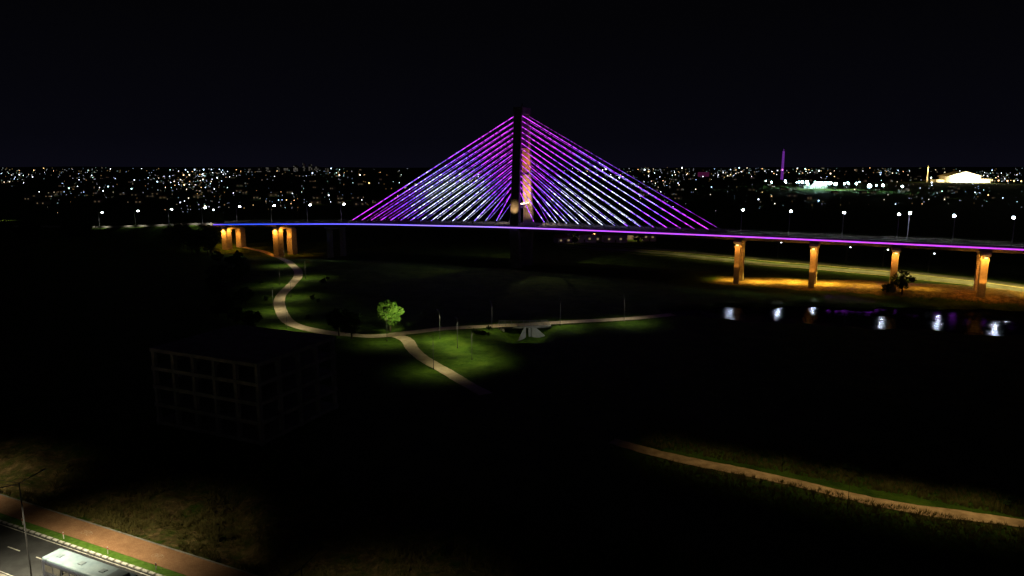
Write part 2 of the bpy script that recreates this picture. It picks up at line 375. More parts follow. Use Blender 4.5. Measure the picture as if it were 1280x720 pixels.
# ------------------------------------------------------------------ THE BRIDGE
BR = empty('cable_stayed_bridge', (BX, BY, 0), -BT, 'long cable stayed bridge lit purple with a dark central pylon', 'bridge')
ts = np.arange(-231, 336, 3.0)
mb = MB(); mb.sweep([(-9.3, 0), (-9.3, -.55), (-5.2, -1.1), (-4.2, -2.3), (4.2, -2.3), (5.2, -1.1), (9.3, -.55), (9.3, 0)], ts, zdeck)
deck = mb.build('deck', M['concrete'], BR)
mb = MB(); mb.sweep([(-6.9, .01), (6.9, .01), (6.9, .05), (-6.9, .05)], ts, zdeck); mb.build('roadway', M['asphalt'], deck)
for y in (-6.5, -.15, 6.5):
    mb = MB()
    mb.sweep([(y-.08, .052), (y+.08, .052), (y+.08, .06), (y-.08, .06)], ts, zdeck)
    mb.build('lane_marking', M['roadpaint'], deck)
for s_ in (-1, 1):
    mb = MB(); a, b_ = sorted((s_*9.25, s_*8.95)); mb.sweep([(a, .004), (b_, .004), (b_, .85), (a, .85)], ts, zdeck)
    par = mb.build('parapet', M['concrete'], BR)
    mb = MB()
    for t in ts: mb.tube((t, s_*9.1, zdeck(t)+.84), (t, s_*9.1, zdeck(t)+1.3), .05, n=4)
    mb.sweep([(s_*9.1-.05, 1.28), (s_*9.1+.05, 1.28), (s_*9.1+.05, 1.38), (s_*9.1-.05, 1.38)], ts, zdeck)
    mb.build('handrail', M['metal'], par)
    mb = MB(); a, b_ = sorted((s_*9.31, s_*9.45)); mb.sweep([(a, -.55), (b_, -.55), (b_, -.05), (a, -.05)], np.arange(-219, 333, 3.0), zdeck)
    mb.build('light_strip', M['strip'], BR)
def legpos(z):
    if z < 21: return 5.6+(7.6-5.6)*max(0, (z+3))/24
    return 7.6+(3.8-7.6)*(z-21)/57
pyl = empty('pylon', (0, 0, 0)); pyl.parent = BR
for s_ in (-1, 1):
    mb = MB(); lv = [(-4, 5.4, 3.2), (20, 5.2, 2.8), (32, 5.0, 2.2), (76, 4.6, 1.8)]
    k0 = None
    for i, (z, wx, wy) in enumerate(lv):
        c = s_*legpos(z); k = len(mb.v); b_ = .35
        for (x, y) in ((-wx/2+b_, -wy/2), (wx/2-b_, -wy/2), (wx/2, -wy/2+b_), (wx/2, wy/2-b_), (wx/2-b_, wy/2), (-wx/2+b_, wy/2), (-wx/2, wy/2-b_), (-wx/2, -wy/2+b_)):
            mb.v.append((x, c+y, z))
        if k0 is not None:
            for j in range(8):
                q = (j+1) % 8; mb.f.append((k0+j, k0+q, k+q, k+j)); mb.mi.append(0)
        k0 = k
    mb.f.append(tuple(k0+j for j in range(8))); mb.mi.append(0)
    mb.build('leg', M['pylonconcrete'], pyl)
for z, t_ in ((31.0, 2.0), (47, 1.2), (60, 1.2), (16.5, 2.6)):
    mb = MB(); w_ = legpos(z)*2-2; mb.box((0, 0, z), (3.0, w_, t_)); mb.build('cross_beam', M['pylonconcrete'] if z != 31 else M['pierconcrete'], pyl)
mb = MB(); mb.box((0, 0, 77.6), (4.9, 9.6, 3.2)); mb.build('head', M['pylonconcrete'], pyl)
mb = MB(); mb.box((0, 0, 80.2), (.4, .4, 2.0)); mb.build('beacon_post', M['darkmetal'], pyl)
for x in (-1.2, 1.2):
    for s_ in (-1, 0, 1):
        MB().box((x, s_*(legpos(33)-1.9), 32.35), (.6, .5, .6)).build('flood_lamp', M['pylonlamp'], pyl)
def stay(sgn, plane, i):
    t = (-106+i*6.75) if sgn < 0 else (97-i*6.1); zt = 75.0-i*2.62
    a = Vector((t, plane*7.9, float(zdeck(t))+1.0)); b_ = Vector((sgn*2.1, plane*(legpos(zt)), zt))
    mb = MB(); mb.tube(a, b_, .16 if plane < 0 else .09, n=6); c = mb.build('stay_cable', M['cable'] if plane < 0 else M['cablefar'], BR)
    mb = MB(); d = (b_-a).normalized(); mb.tube(a-d*1.0, a+d*2.2, .3, n=8); mb.build('anchor_tube', M['metal'], c)
for sgn in (-1, 1):
    for plane in (-1, 1):
        for i in range(15): stay(sgn, plane, i)
OR = (1.0, .36, .04)
def pier(t, lit=1.0, wide=2.2):
    zb = float(zdeck(t))-2.3
    p = empty('pier', (t, 0, 0)); p.parent = BR
    for s_ in (-1, 1):
        wx, wy = bw(t, s_*5.6); g = hz(wx, wy)-1
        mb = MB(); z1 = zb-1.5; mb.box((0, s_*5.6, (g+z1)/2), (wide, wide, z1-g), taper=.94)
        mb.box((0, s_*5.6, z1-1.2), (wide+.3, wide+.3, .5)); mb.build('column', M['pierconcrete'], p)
    mb = MB(); z = zb-.75
    pr = [(-8.2, .75), (-8.2, .1), (-6.4, -.75), (6.4, -.75), (8.2, .1), (8.2, .75)]
    k = len(mb.v)
    for x in (-1.6, 1.6):
        for y, zz in pr: mb.v.append((x, y, z+zz))
    mb.f += [tuple(k+i for i in range(5, -1, -1)), tuple(k+6+i for i in range(6))]+[(k+i, k+(i+1) % 6, k+6+(i+1) % 6, k+6+i) for i in range(6)]; mb.mi += [0]*8
    mb.build('cap', M['pierconcrete'], p)
    if lit:
        for s_ in (-1, 1): MB().box((.0, s_*7.9, zb-1.9), (.9, .35, .35)).build('lamp', M['pierlamp'], p)
        x, y = bw(t, -9.6); q = bw(t, -5.6); spot((x, y, zb-1.6), OR, 3600*lit, 110, .15, to=(q[0], q[1], zb-6), spec=0)
        for dt in (-3.2, 3.2):
            x, y = bw(t+dt*(wide/2.2)**.5, -5.6); q = bw(t, -3); spot((x, y, zb-1.4), OR, 1800*lit, 120, .15, to=(q[0], q[1], zb-5), spec=0)
        x, y = bw(t, 0); spot((x, y, zb-2.4), OR, 1800*lit, 150, .15, to=(x, y, 0), spec=0)
        if t > 0: x, y = bw(t, -9.4); q = bw(t, -6); spot((x, y, 5.5), OR, 1600*lit, 90, .15, to=(q[0], q[1], zb), spec=0)
for t, l, w_ in ((-212, 1.8, 4.4), (-166, 1.8, 4.4), (-124, 0, 2.6), (107.5, .5, 2.2), (137.5, .8, 2.2), (167, .8, 2.2), (196, 1.2, 2.4), (226, 1, 2.2), (256, 0, 2.2), (286, 0, 2.2), (319, 0, 2.2)): pier(t, l, w_)
GD = (1, .62, .08)
for t, v, e in ((103, 5, 11000), (116, 4, 24000), (129, 7, 28000), (143, 5, 24000), (157, 3, 11000), (178, 2, 4500), (197, 5, 9000), (216, 3, 11000), (-205, -12, 2500)):
    x, y = bw(t, v); spot((x, y, hz(x, y)+8), GD if t > 0 else OR, e, 130, .3, blend=1, spec=0)
for z, ta, e, c_ in ((33.5, 38, 11000, (1, .5, .15)), (36, 45, 9500, (1, .36, .05)), (48.5, 54, 5500, (1, .33, .03)), (50, 60, 3500, (1, .32, .03))):
    x, y = bw(1.6, -legpos(z)+2.0); q = bw(1.0, legpos(ta)); spot((x, y, z), c_, e, 100, .2, to=(q[0], q[1], ta), spec=0, blend=1)
x, y = bw(0, 0); spot((x, y, 34.5), (1, .8, .5), 16000, 160, .2, to=(x, y, 30), spec=0)
x, y = bw(0, -13.5); q = bw(0, -7); spot((x, y, 28), (1, .6, .25), 3600, 60, .2, to=(q[0], q[1], 30.5), spec=0, blend=1)
x, y = bw(7, -1); q = bw(0, 5); spot((x, y, 24), (1, .55, .22), 6500, 80, .2, to=(q[0], q[1], 30), spec=0, blend=1)

# ------------------------------------------------------------------ street lamps
def lamp_proto(name, hgt, arm, lens, r=.12, arms=1, size=1.0, flat=False, pm='metal', rise=.6):
    root = empty(name, (0, 0, 0)); pm = M[pm]
    mb = MB(); mb.tube((0, 0, 0), (0, 0, .5), r*1.9, r*1.7, n=10); mb.tube((0, 0, .5), (0, 0, hgt-rise), r, r*.6, n=8); mb.build('pole', pm, root)
    for k in range(arms):
        sg = 1 if k == 0 else -1
        mb = MB(); pr = None
        for i in range(6):
            a = i/5*math.pi/2; q = Vector((0, sg*arm*(math.sin(a) if rise < .5 else math.sin(a)*(i/5)), hgt-rise+rise*math.sin(a)))
            if pr is not None and (q-pr).length > .001: mb.tube(pr, q, r*.5, n=6)
            pr = q
        mb.build('arm', pm, root)
        mb = MB(); mb.box((0, sg*(arm+.35*size), hgt+.05), (.42*size, 1.0*size, .16*size), taper=.7); hd = mb.build('lamp_head', M['darkmetal'], root)
        mb = MB()
        if flat: mb.box((0, sg*(arm+.35*size), hgt-.04*size), (.25*size, .6*size, .02*size))
        else: mb.ball((0, sg*(arm+.35*size), hgt-.1*size), (.3*size, .5*size, .26*size), 8, 6)
        mb.build('lens', lens, hd)
    return root
used = set()
def place(proto, loc, rz, label, group):
    o_ = proto if proto.name not in used else copytree(proto)
    used.add(proto.name)
    o_.location = loc; o_.rotation_euler = (0, 0, rz); tag(o_, label, 'street lamp', group); return o_
bl = lamp_proto('street_lamp', 11.0, 2.2, M['lampwhite'], r=.24, size=1.7, pm='polemetal')
def tfor(px, v):
    a = (px-640)/F; X0 = BX+BS*v; Y0 = BY+BC*v; return (a*Y0-X0)/(BC+BS*a)
L_px = [125, 170, 212, 254, 297, 340, 385, 427]; R_px = [926, 986, 1053, 1122, 1192, 1267]
WH = (.95, .95, .85)
for i, px in enumerate(L_px):
    t = tfor(px, -8.5); x, y = bw(t, -8.5); z = float(zdeck(t))
    place(bl, (x, y, z), -BT, f'{ORD[i]} street lamp from the left of those left of the pylon', 'white street lamps along the bridge deck')
    xx, yy = bw(t, -4.8); spot((xx, yy, z+10.1), WH, 2800, 112, blend=.8)
    if px < 260:
        for dt in (-8, 8): xx, yy = bw(t+dt, -12.5); q = bw(t+dt, -8); spot((xx, yy, z+3), (1, .9, .7), 1100 if px > 120 else 400, 130, to=(q[0], q[1], z), blend=1)
for i, px in enumerate(R_px):
    t = tfor(px, -8.5); x, y = bw(t, -8.5); z = float(zdeck(t))
    place(bl, (x, y, z), -BT, f'{ORD[len(R_px)-1-i]} street lamp from the right on the near edge of the bridge deck', 'white street lamps along the bridge deck')
    xx, yy = bw(t, -4.0); spot((xx, yy, z+10.1), WH, 2000, 112, blend=.8)
t = tfor(1135, 8.5); x, y = bw(t, 8.5); z = float(zdeck(t))
place(bl, (x, y, z), -BT+math.pi, 'single street lamp on the far edge of the bridge deck at right', 'white street lamps along the bridge deck')
for t in (-88, -62, -36, 36, 62, 88):
    xx, yy = bw(t, 0); spot((xx, yy, float(zdeck(t))+9), (.8, .6, 1), 400, 100)
# unseen spots added to put white glints and a violet sheen on the water
def glint_spot(px, py, D, col, e, rad, cone):
    q = G(px, py, -1); s_ = Vector((q.x/q.y*D, D, -1+51*(D-q.y)/q.y)); spot(s_, col, e, cone, rad, to=q, blend=.7)
for px, py, D, e in ((912, 391, 296, 7000), (972, 386, 288, 8000), (1016, 383, 284, 8000), (1101, 404, 268, 7000), (1172, 400, 262, 11000), (1243, 410, 258, 10000), (1258, 394, 262, 4000)):
    glint_spot(px, py, D, (.85, .95, 1), e, .2, 7)
for k, px in enumerate(range(1036, 1160, 10)): glint_spot(px, 376+(k % 3), 286, (.5, .05, .8), (4200, 2600, 3600)[k % 3], 1.2, 8)
for k, px in enumerate(range(1172, 1285, 19)): glint_spot(px, 386+(k % 2)*3, 274, (.45, .05, .8), 700, 1.2, 9)
al = lamp_proto('avenue_lamp', 9.0, 1.8, M['lampwarm'], r=.14, size=.9, pm='darkmetal')
apx = (862, 912, 972, 1016, 1057, 1103, 1160, 1222)
for i, px in enumerate(apx):
    py = np.interp(px, [a for a, b_ in av], [b_ for a, b_ in av])-8; p = TG(px, py)
    place(al, (p.x, p.y, p.z), R(200), f'{ORD[i]} street lamp from the left along the avenue behind the bridge', 'street lamps along the avenue behind the bridge')
for i, px in enumerate((820, 850, 880, 912, 942, 972, 1000, 1030, 1057, 1085, 1115, 1145, 1175, 1205, 1235, 1265, 1290)):  # spots without posts, added between the avenue lamps to even out the band
    py = np.interp(px, [a for a, b_ in av], [b_ for a, b_ in av])-1; p = TG(px, py)
    spot((p.x, p.y, p.z+9.5), (1, .82, .2), (900, 2200, 5000)[min(i, 2)] if i < 3 else 8000, 150, spec=.0, blend=1)

pl = lamp_proto('park_lamp', 9.0, .8, M['soft'], r=.07, size=.6, flat=True, pm='darkmetal')
YG = (1, .94, .5); YW = (1, .9, .55)  # posts on the straight path, lawn and verges are added to spread light
PK = [((542, 462), 'tall slim park lamp on the grass beside the forking path', YG, 2000, 132), ((359, 411), 'slim park lamp standing at the lower bend of the winding path', YW, 3200, 145),
      ((342, 388), 'added slim lamp left of the lower stretch of the winding path', YW, 2800, 145), ((364, 372), 'slim park lamp beside the middle of the winding path', YW, 2600, 145), ((350, 356), 'slim park lamp left of the winding path in the dark trees', YW, 2600, 145), ((382, 348), 'slim park lamp right of the winding path near the bridge', YW, 3000, 145), ((356, 332), 'added slim lamp where the winding path leaves the bridge pier', YW, 3000, 145),
      ((484, 427), 'slim park lamp between the dark trees and the bright green tree', YG, 2200, 135), ((550, 424), 'slim park lamp on the bright grass right of the fork', YG, 5000, 132), ((572, 436), 'second added slim lamp on the bright grass right of the fork', YG, 4600, 132), ((590, 450), 'third added slim lamp on the bright grass right of the fork', YG, 3400, 128),
      ((615, 412), 'added slim lamp on the grass left of the small footbridge', YG, 2000, 132),
      ((700, 407), 'added slim lamp right of the small concrete footbridge', (1, .95, .7), 1900, 132), ((780, 402), 'added slim lamp near the far right end of the straight path', (1, .95, .7), 2200, 132)]
for (q, lab, col, e, cn) in PK:
    p = TG(*q); place(pl, p, R(150), lab, 'slim lamps along the park paths')
    spot((p.x+.9, p.y-1.5, p.z+8.4), col, e, cn, blend=.95)
dl = lamp_proto('median_lamp', 14.3, 2.6, M['soft'], r=.11, arms=2, size=.7, flat=True, pm='darkmetal', rise=.45)
LP = [(-57.3+k*38, 74.2-k*17.1) for k in (-1, 0, 1)]
for i in (1, 2):
    x, y = LP[i]
    place(dl, (x, y, 0), R(-24), ('', 'tall double armed lamp post at the left edge beside the bus', 'double armed lamp post whose top shows at the bottom edge')[i], 'double armed lamp posts in the avenue median')
for i, (x, y) in enumerate(LP):
    for sg in (1, -1):
        q = Vector((x+sg*3.2*.41, y+sg*3.2*.91, 13.8)); spot(q, (1, .86, .54), (20000, 17500, 11000)[i], 116, to=(q.x+sg*2*.41, q.y+sg*2*.91, 0), blend=1)
for k, (dx, dzz) in enumerate(((-1.2, 13.2), (0, 13.5), (1.2, 13.2))):
    mb = MB(); pr = None
    a = Vector((LP[1][0]+dx*.41, LP[1][1]+dx*.91, dzz)); b_ = Vector((LP[0][0]+dx*.41, LP[0][1]+dx*.91, dzz))
    for i in range(13):
        t = i/12; q = a.lerp(b_, t); q.z -= 4*t*(1-t)*1.3
        if pr is not None: mb.tube(pr, q, .035, n=4)
        pr = q
    tag(mb.build('overhead_wire', M['darkmetal']), ('nearest', 'middle', 'farthest')[k]+' of three thin wires running left from the lamp post', 'wire', 'wires over the avenue')

# ------------------------------------------------------------------ foreground avenue
RZ = math.atan2(RS[1], RS[0])
def fr(s_, n_, z=0): return (s_*RS[0]+n_*RN[0], s_*RS[1]+n_*RN[1], z)
def strip(name, n0, n1, z, mat, s0=-190, s1=60, kind='structure'):
    mb = MB(); k = 40
    for i in range(k):
        a, b_ = s0+(s1-s0)*i/k, s0+(s1-s0)*(i+1)/k; mb.quad((a, n0, z), (b_, n0, z), (b_, n1, z), (a, n1, z))
    o_ = mb.build(name, mat, rz=RZ); return tag(o_, kind=kind)
strip('road', 30, 52.4, .03, M['asphalt'])
mb = MB(); mb.box((-65, 52.55, .08), (250, .32, .2)); tag(mb.build('kerb', M['kerb'], rz=RZ), kind='structure')
strip('verge', 52.71, 53.9, .12, surf('verge_grass', (.06, .15, .01), (.12, .24, .03), 1.5, bump=.6))
mb = MB(); mb.box((-65, 55.6, .06), (250, 3.4, .2)); tag(mb.build('sidewalk', M['sidewalk'], rz=RZ), kind='structure')
mb = MB(); mb.box((-65, 57.42, .08), (250, .2, .24)); tag(mb.build('kerb', M['concrete'], rz=RZ), kind='structure')
mb = MB(); mb.box((-65, 43.9, .1), (250, 1.6, .22)); tag(mb.build('median', M['concrete'], rz=RZ), kind='structure')
mb = MB()
for i in range(-30, 10):
    a = i*6.0; mb.quad((a, 48.85, .037), (a+2.6, 48.85, .037), (a+2.6, 49.0, .037), (a, 49.0, .037))
for i in range(-30, 10):
    a = i*6.0; mb.quad((a, 45.0, .037), (a+6, 45.0, .037), (a+6, 45.12, .037), (a, 45.12, .037))
for i in range(-30, 10):
    a = i*6.0; mb.quad((a, 52.0, .037), (a+6, 52.0, .037), (a+6, 52.13, .037), (a, 52.13, .037))
tag(mb.build('road_marking', M['roadpaint'], rz=RZ), kind='structure')
mb = MB()
for s0 in (-89.5, -75.5):
    for cx in (-.55, .55):
        for i in range(14):
            a0, a1 = 2*math.pi*i/14, 2*math.pi*(i+1)/14
            mb.quad(*[(s0+cx+rr*math.cos(a), 55.4+rr*math.sin(a), .166) for rr, a in ((.42, a0), (.42, a1), (.34, a1), (.34, a0))])
    for (x0, y0, x1, y1) in ((-.55, 0, -.15, .5), (-.15, .5, .4, .5), (.4, .5, .55, 0), (-.55, 0, .05, 0), (.05, 0, .4, .5)):
        d = Vector((x1-x0, y1-y0)).normalized()*.04
        mb.quad((s0+x0-d.y, 55.4+y0+d.x, .169), (s0+x0+d.y, 55.4+y0-d.x, .169), (s0+x1+d.y, 55.4+y1-d.x, .169), (s0+x1-d.y, 55.4+y1+d.x, .169))
tag(mb.build('cycle_marking', M['fadedpaint'], rz=RZ), kind='structure')
post = empty('marker_post', (0, 0, 0)); MB().tube((0, 0, 0), (0, 0, 1.0), .07, .06, n=8).build('post', M['white'], post); MB().tube((0, 0, .68), (0, 0, .84), .075, n=8).build('reflector_band', surf('band_red', (.5, .05, .03), (.6, .07, .04), 2, bump=0), post)
for i, s_ in enumerate((-100, -91, -82, -73, -64)):
    q = post if i == 0 else copytree(post)
    q.location = fr(s_, 53.2, .1); tag(q, f'short white marker post on the verge, {ORD[i]} from the left', 'post', 'marker posts along the avenue verge')

# ------------------------------------------------------------------ bus
bus = empty('city_bus', fr(-76.6, 47.2, .03), RZ, 'pale roofed city bus driving along the avenue at bottom left', 'bus')
def rbox(L, Wd, z0, z1, r_, n=4):
    mb = MB(); prof = []
    for i in range(n+1):
        a = math.pi/2*i/n; prof.append((Wd/2-r_+r_*math.cos(a), z1-r_+r_*math.sin(a)))
    prof = [(Wd/2, z0)]+prof; prof = prof+[(-y, z) for y, z in reversed(prof)]
    k = len(prof)
    for x in (-L/2, -L/2+.25, L/2-.25, L/2):
        sc = .96 if abs(x) == L/2 else 1
        for y, z in prof: mb.v.append((x, y*sc, z0+(z-z0)*sc))
    for i in range(3):
        for j in range(k):
            q = (j+1) % k; mb.f.append((i*k+j, (i+1)*k+j, (i+1)*k+q, i*k+q)); mb.mi.append(0)
    mb.f.append(tuple(range(k))); mb.mi.append(0); mb.f.append(tuple(3*k+j for j in range(k-1, -1, -1))); mb.mi.append(0)
    return mb
BL = 14.0
rbox(BL, 2.55, .35, 2.9, .1).build('body', M['busdark'], bus)
roof = rbox(BL-.1, 2.45, 2.905, 3.2, .2).build('roof', M['busroof'], bus)
for x in (-5.2, -1.2, 2.6):
    MB().box((x, 0, 3.24), (.8, .7, .08), taper=.85).build('roof_hatch', M['busdetail'], roof)
MB().box((5.2, 0, 3.34), (1.9, 1.7, .28), taper=.9).build('air_conditioner', M['busdetail'], roof)
for s_ in (-1, 1):
    for i in range(8): MB().box((-5.6+i*1.55, s_*1.285, 2.05), (1.38, .03, .95)).build('window', M['glass'], bus)
    for x in (-4.2, 4.2):
        w_ = MB().tube((x, s_*1.0, .48), (x, s_*1.3, .48), .48, n=20).build('wheel', M['rubber'], bus)
        MB().tube((x, s_*1.3, .48), (x, s_*1.32, .48), .26, n=16).build('rim', M['metal'], w_)
    MB().box((7.15, s_*1.35, 2.4), (.1, .25, .5)).build('mirror', M['darkmetal'], bus)
    MB().box((7.01, s_*.95, .85), (.05, .35, .2)).build('headlight', emit('headlight', (1, .95, .8), 3), bus)
MB().box((7.01, 0, 2.0), (.04, 2.2, 1.3)).build('windscreen', M['glass'], bus)

# ------------------------------------------------------------------ unfinished concrete building
fx, fy = -45.5, 117.5; ang = math.atan2(.40, -.915)
UB = empty('unfinished_building', (fx, fy, 0), ang, 'unfinished concrete frame building with open floors standing in the dark', 'building')
Lx, Ly = 26.0, -21.0
for k in range(5):
    z = .8+k*3.65
    MB().box((Lx/2, Ly/2, z), (Lx+1, abs(Ly)+1, .7)).build('floor_slab', M['oldconcrete'], UB)
for i in range(6):
    for j in range(5):
        MB().box((i*Lx/5, j*Ly/4, 7.6), (.7, .7, 14.8)).build('column', M['oldconcrete'], UB)
for j in range(4):
    MB().box((Lx*.45, Ly*.55, 2.62+j*3.65), (9, 6, 2.9)).build('core_wall', M['oldconcrete'], UB)

# ------------------------------------------------------------------ small footbridge over the drain
c = G(655, 407)
fb = empty('footbridge', (c.x, c.y, 0), R(3), 'small concrete footbridge with grey wing walls carrying the path', 'footbridge')
MB().box((0, 0, -.05), (17, 4.6, .5)).build('slab', M['concrete'], fb)
for x in (-6.8, 1.6):
    MB().box((x, -.6, -2), (.7, 5, 3.4)).build('abutment', M['wing'], fb)
def wedge(x0, x1, y0, y1, zb, w_):
    mb = MB()
    mb.v += [(x0, y0, zb), (x1, y1, zb), (x1-.75*(x1-x0), (y0*.75+y1*.25), .1), (x0, y0, .1), (x0, y0+w_, zb), (x1, y1+w_, zb), (x1-.75*(x1-x0), (y0*.75+y1*.25)+w_, .1), (x0, y0+w_, .1)]
    mb.f += [(0, 1, 2, 3), (7, 6, 5, 4), (3, 2, 6, 7), (1, 5, 6, 2), (0, 3, 7, 4)]; mb.mi += [0]*5; return mb
wedge(2.2, 7.8, -3.2, -6.6, -3.4, .5).build('wing_wall', M['wing'], fb)
wedge(.4, -2.4, -3.2, -6.6, -3.4, .5).build('wing_wall', M['wing'], fb)
wedge(-7.2, -9.0, -3.2, -5.6, -3.4, .5).build('wing_wall', M['wing'], fb)
for y in (-2.2, 2.2):
    mb = MB()
    for i in range(9): mb.tube((-8+i*2, y, .2), (-8+i*2, y, 1.2), .05, n=5)
    mb.tube((-8, y, 1.2), (8, y, 1.2), .05, n=5).tube((-8, y, .75), (8, y, .75), .04, n=5); mb.build('railing', M['metal'], fb)
spot((c.x+8, c.y-16, 6), (.95, 1, .9), 1500, 44, to=(c.x+3, c.y-4, -2), blend=1)

# ------------------------------------------------------------------ trees
def crown(seed, rad, hh, z0, nc=34, per=55, leaf=.34):
    rnd = random.Random(seed); mb = MB()
    for c_ in range(nc):
        while True:
            a = Vector((rnd.uniform(-1, 1), rnd.uniform(-1, 1), rnd.uniform(-1, 1)))
            if .25 < a.length < 1: break
        a = Vector((a.x*rad, a.y*rad, z0+hh/2+a.z*hh/2)); cr = rnd.uniform(.16, .34)*rad
        for k in range(per):
            d = Vector((rnd.gauss(0, 1), rnd.gauss(0, 1), rnd.gauss(0, .8))).normalized()*cr*rnd.uniform(.5, 1.1)
            p = a+d; u = Vector((rnd.gauss(0, 1), rnd.gauss(0, 1), rnd.gauss(0, .6))).normalized(); v = u.orthogonal().normalized()
            s_ = leaf*rnd.uniform(.6, 1.4); mb.quad(p-u*s_, p-v*s_*.6, p+u*s_, p+v*s_*.6)
    return mb
def trunk(seed, hgt, rad):
    rnd = random.Random(seed); mb = MB(); mb.tube((0, 0, -.3), (.1, .05, hgt*.45), .3, .2, n=8)
    for i in range(6):
        a = i*1.05+rnd.uniform(0, .5); mb.tube((.1, .05, hgt*(.3+.03*i)), (math.cos(a)*rad*.6, math.sin(a)*rad*.6, hgt*rnd.uniform(.6, .8)), .13, .05, n=6)
    return mb
protos = []
for k, (hg, rd) in enumerate(((9, 4.0), (7, 3.4), (12, 4.6))):
    rt = empty('tree', (0, 0, 0)); trunk(k, hg, rd).build('trunk', M['bark'], rt); crown(k+10, rd, hg*.72, hg*.3).build('crown', M['leaf'], rt); protos.append(rt)
bu = empty('shrub', (0, 0, 0)); trunk(9, 2.5, 1.4).build('stem', M['bark'], bu).scale = (.5, .5, .8); crown(33, 1.7, 2.3, .2, 16, 45, .2).build('foliage', M['leaf'], bu); protos.append(bu)
usedp = set()
def tree(k, loc, sc, label, cat, group=None):
    q = protos[k] if k not in usedp else copytree(protos[k]); usedp.add(k)
    if 'group' in q: del q['group']
    q.location = loc; q.scale = (sc, sc, sc*random.uniform(.9, 1.1)); q.rotation_euler = (0, 0, random.uniform(0, 6.28)); tag(q, label, cat, group)
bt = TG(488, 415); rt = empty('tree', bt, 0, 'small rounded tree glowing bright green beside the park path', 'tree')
trunk(77, 7, 3.0).build('trunk', M['bark'], rt); crown(78, 3.8, 7.4, 2.0, 46, 60, .3).build('crown', M['leaflit'], rt)
spot((bt.x+3, bt.y-10, 9), (1, 1, .5), 5600, 50, to=(bt.x, bt.y, 5.6)); spot((bt.x+7.5, bt.y-3, 9), (1, 1, .55), 3600, 90, to=(bt.x, bt.y, 6))
for (px, py, k, sc, lab) in ((440, 424, 0, 1.0, 'dark unlit tree just left of the bright green tree'), (424, 420, 1, 1.1, 'dark leafy tree over the lower bend of the winding path'),
        (1127, 368, 0, .95, 'dark rounded tree standing by the bridge pier over orange lit ground'), (1108, 366, 3, 1.4, 'low dark shrub left of the rounded tree by the pier')):
    tree(k, TG(px, py), sc, lab, 'tree' if k < 3 else 'shrub')
rnd = random.Random(5)
for i in range(14):
    px = rnd.uniform(214, 264); p = onD(px, rnd.uniform(402, 430))
    tree(2, p, rnd.uniform(1.0, 1.3), 'tall dark tree in the clump hiding the end of the bridge', 'tree', 'dark trees hiding the left bridge end')
for i in range(12):
    px = rnd.uniform(0, 112); p = onD(px, rnd.uniform(430, 470)); tree(2, p, rnd.uniform(1.1, 1.4), 'dark tree on the unlit slope at far left', 'tree', 'dark trees at far left below the city')
for i in range(20):
    py = rnd.uniform(325, 418); px = np.interp(py, [325, 370, 418], [292, 300, 314])+rnd.uniform(-40, 8)
    tree(rnd.choice((0, 1)), TG(px, py), rnd.uniform(.6, .95), 'dark tree on the slope left of the winding path', 'tree', 'dark trees left of the winding path')
for i in range(12):
    px = rnd.uniform(440, 800); p = onD(px, rnd.uniform(430, 480)); tree(rnd.choice((0, 1, 2)), p, rnd.uniform(.6, .9), 'dim tree in the row behind the bridge seen under its deck', 'tree', 'dim trees behind the main span')
for i in range(12):
    px = rnd.uniform(930, 1275); py = np.interp(px, [900, 1280], [592, 672])-rnd.uniform(26, 52)
    tree(3, TG(px, py), rnd.uniform(.3, .6), 'low shrub in the rough grass beside the right hand dirt path', 'shrub', 'shrubs along the right hand dirt path')
for i in range(10):
    px, py = rnd.choice(((328, 350), (334, 372), (330, 392), (385, 362), (395, 380), (384, 395), (404, 350), (410, 366))); px += rnd.uniform(-6, 6); py += rnd.uniform(-5, 5)
    tree(3, TG(px, py), rnd.uniform(.4, .9), 'small shrub on the lit grass beside the winding path', 'shrub', 'shrubs beside the winding path')
for i in range(6):
    s_ = rnd.uniform(-105, -35); n_ = rnd.uniform(72, 84); q = fr(s_, n_); tree(3, (q[0], q[1], hz(q[0], q[1])), rnd.uniform(.4, .7), 'low shrub on the bare earth bank above the sidewalk', 'shrub', 'shrubs on the earth bank')
for i in range(6):
    px = rnd.uniform(594, 618); py = rnd.uniform(412, 422)
    tree(3, TG(px, py), rnd.uniform(.4, .7), 'small dark shrub by the path near the footbridge', 'shrub', 'shrubs near the footbridge')
rnd = random.Random(3); mb = MB()
def tuft(x, y, s_):
    z = hz(x, y)
    for k in range(5):
        a = rnd.uniform(0, 6.28); l = s_*rnd.uniform(.5, 1.2); w_ = .07*s_
        bx_, by_ = x+rnd.uniform(-.2, .2)*s_, y+rnd.uniform(-.2, .2)*s_
        mb.v += [(bx_-w_, by_, z-.05), (bx_+w_, by_, z-.05), (bx_+math.cos(a)*l*.5, by_+math.sin(a)*l*.5, z+l)]
        k_ = len(mb.v); mb.f.append((k_-3, k_-2, k_-1)); mb.mi.append(0)
for i in range(13000):
    s_ = rnd.uniform(-115, 0); n_ = 57.8+abs(rnd.gauss(0, 1))*12
    if math.sin(s_*.4+n_*.3)+math.sin(s_*.13-n_*.5) + rnd.uniform(-1, 1) < -.2: continue
    q = fr(s_, n_); tuft(q[0], q[1], rnd.uniform(.3, 1.0))
for i in range(5000):
    px = rnd.uniform(800, 1300); py = np.interp(px, [800, 1300], [562, 660])+rnd.choice((-1, -1, 1))*(7+abs(rnd.gauss(0, 18)))
    p = G(px, min(py, 760)); tuft(p.x, p.y, rnd.uniform(.3, .9))
tag(mb.build('rough_grass', M['grassblade']), 'rough grass tufts on the banks beside the paths', 'grass', kind='stuff')
tl = lamp_proto('path_lamp', 5.2, .4, M['darkmetal'], r=.045, size=.4, flat=True, pm='darkmetal')
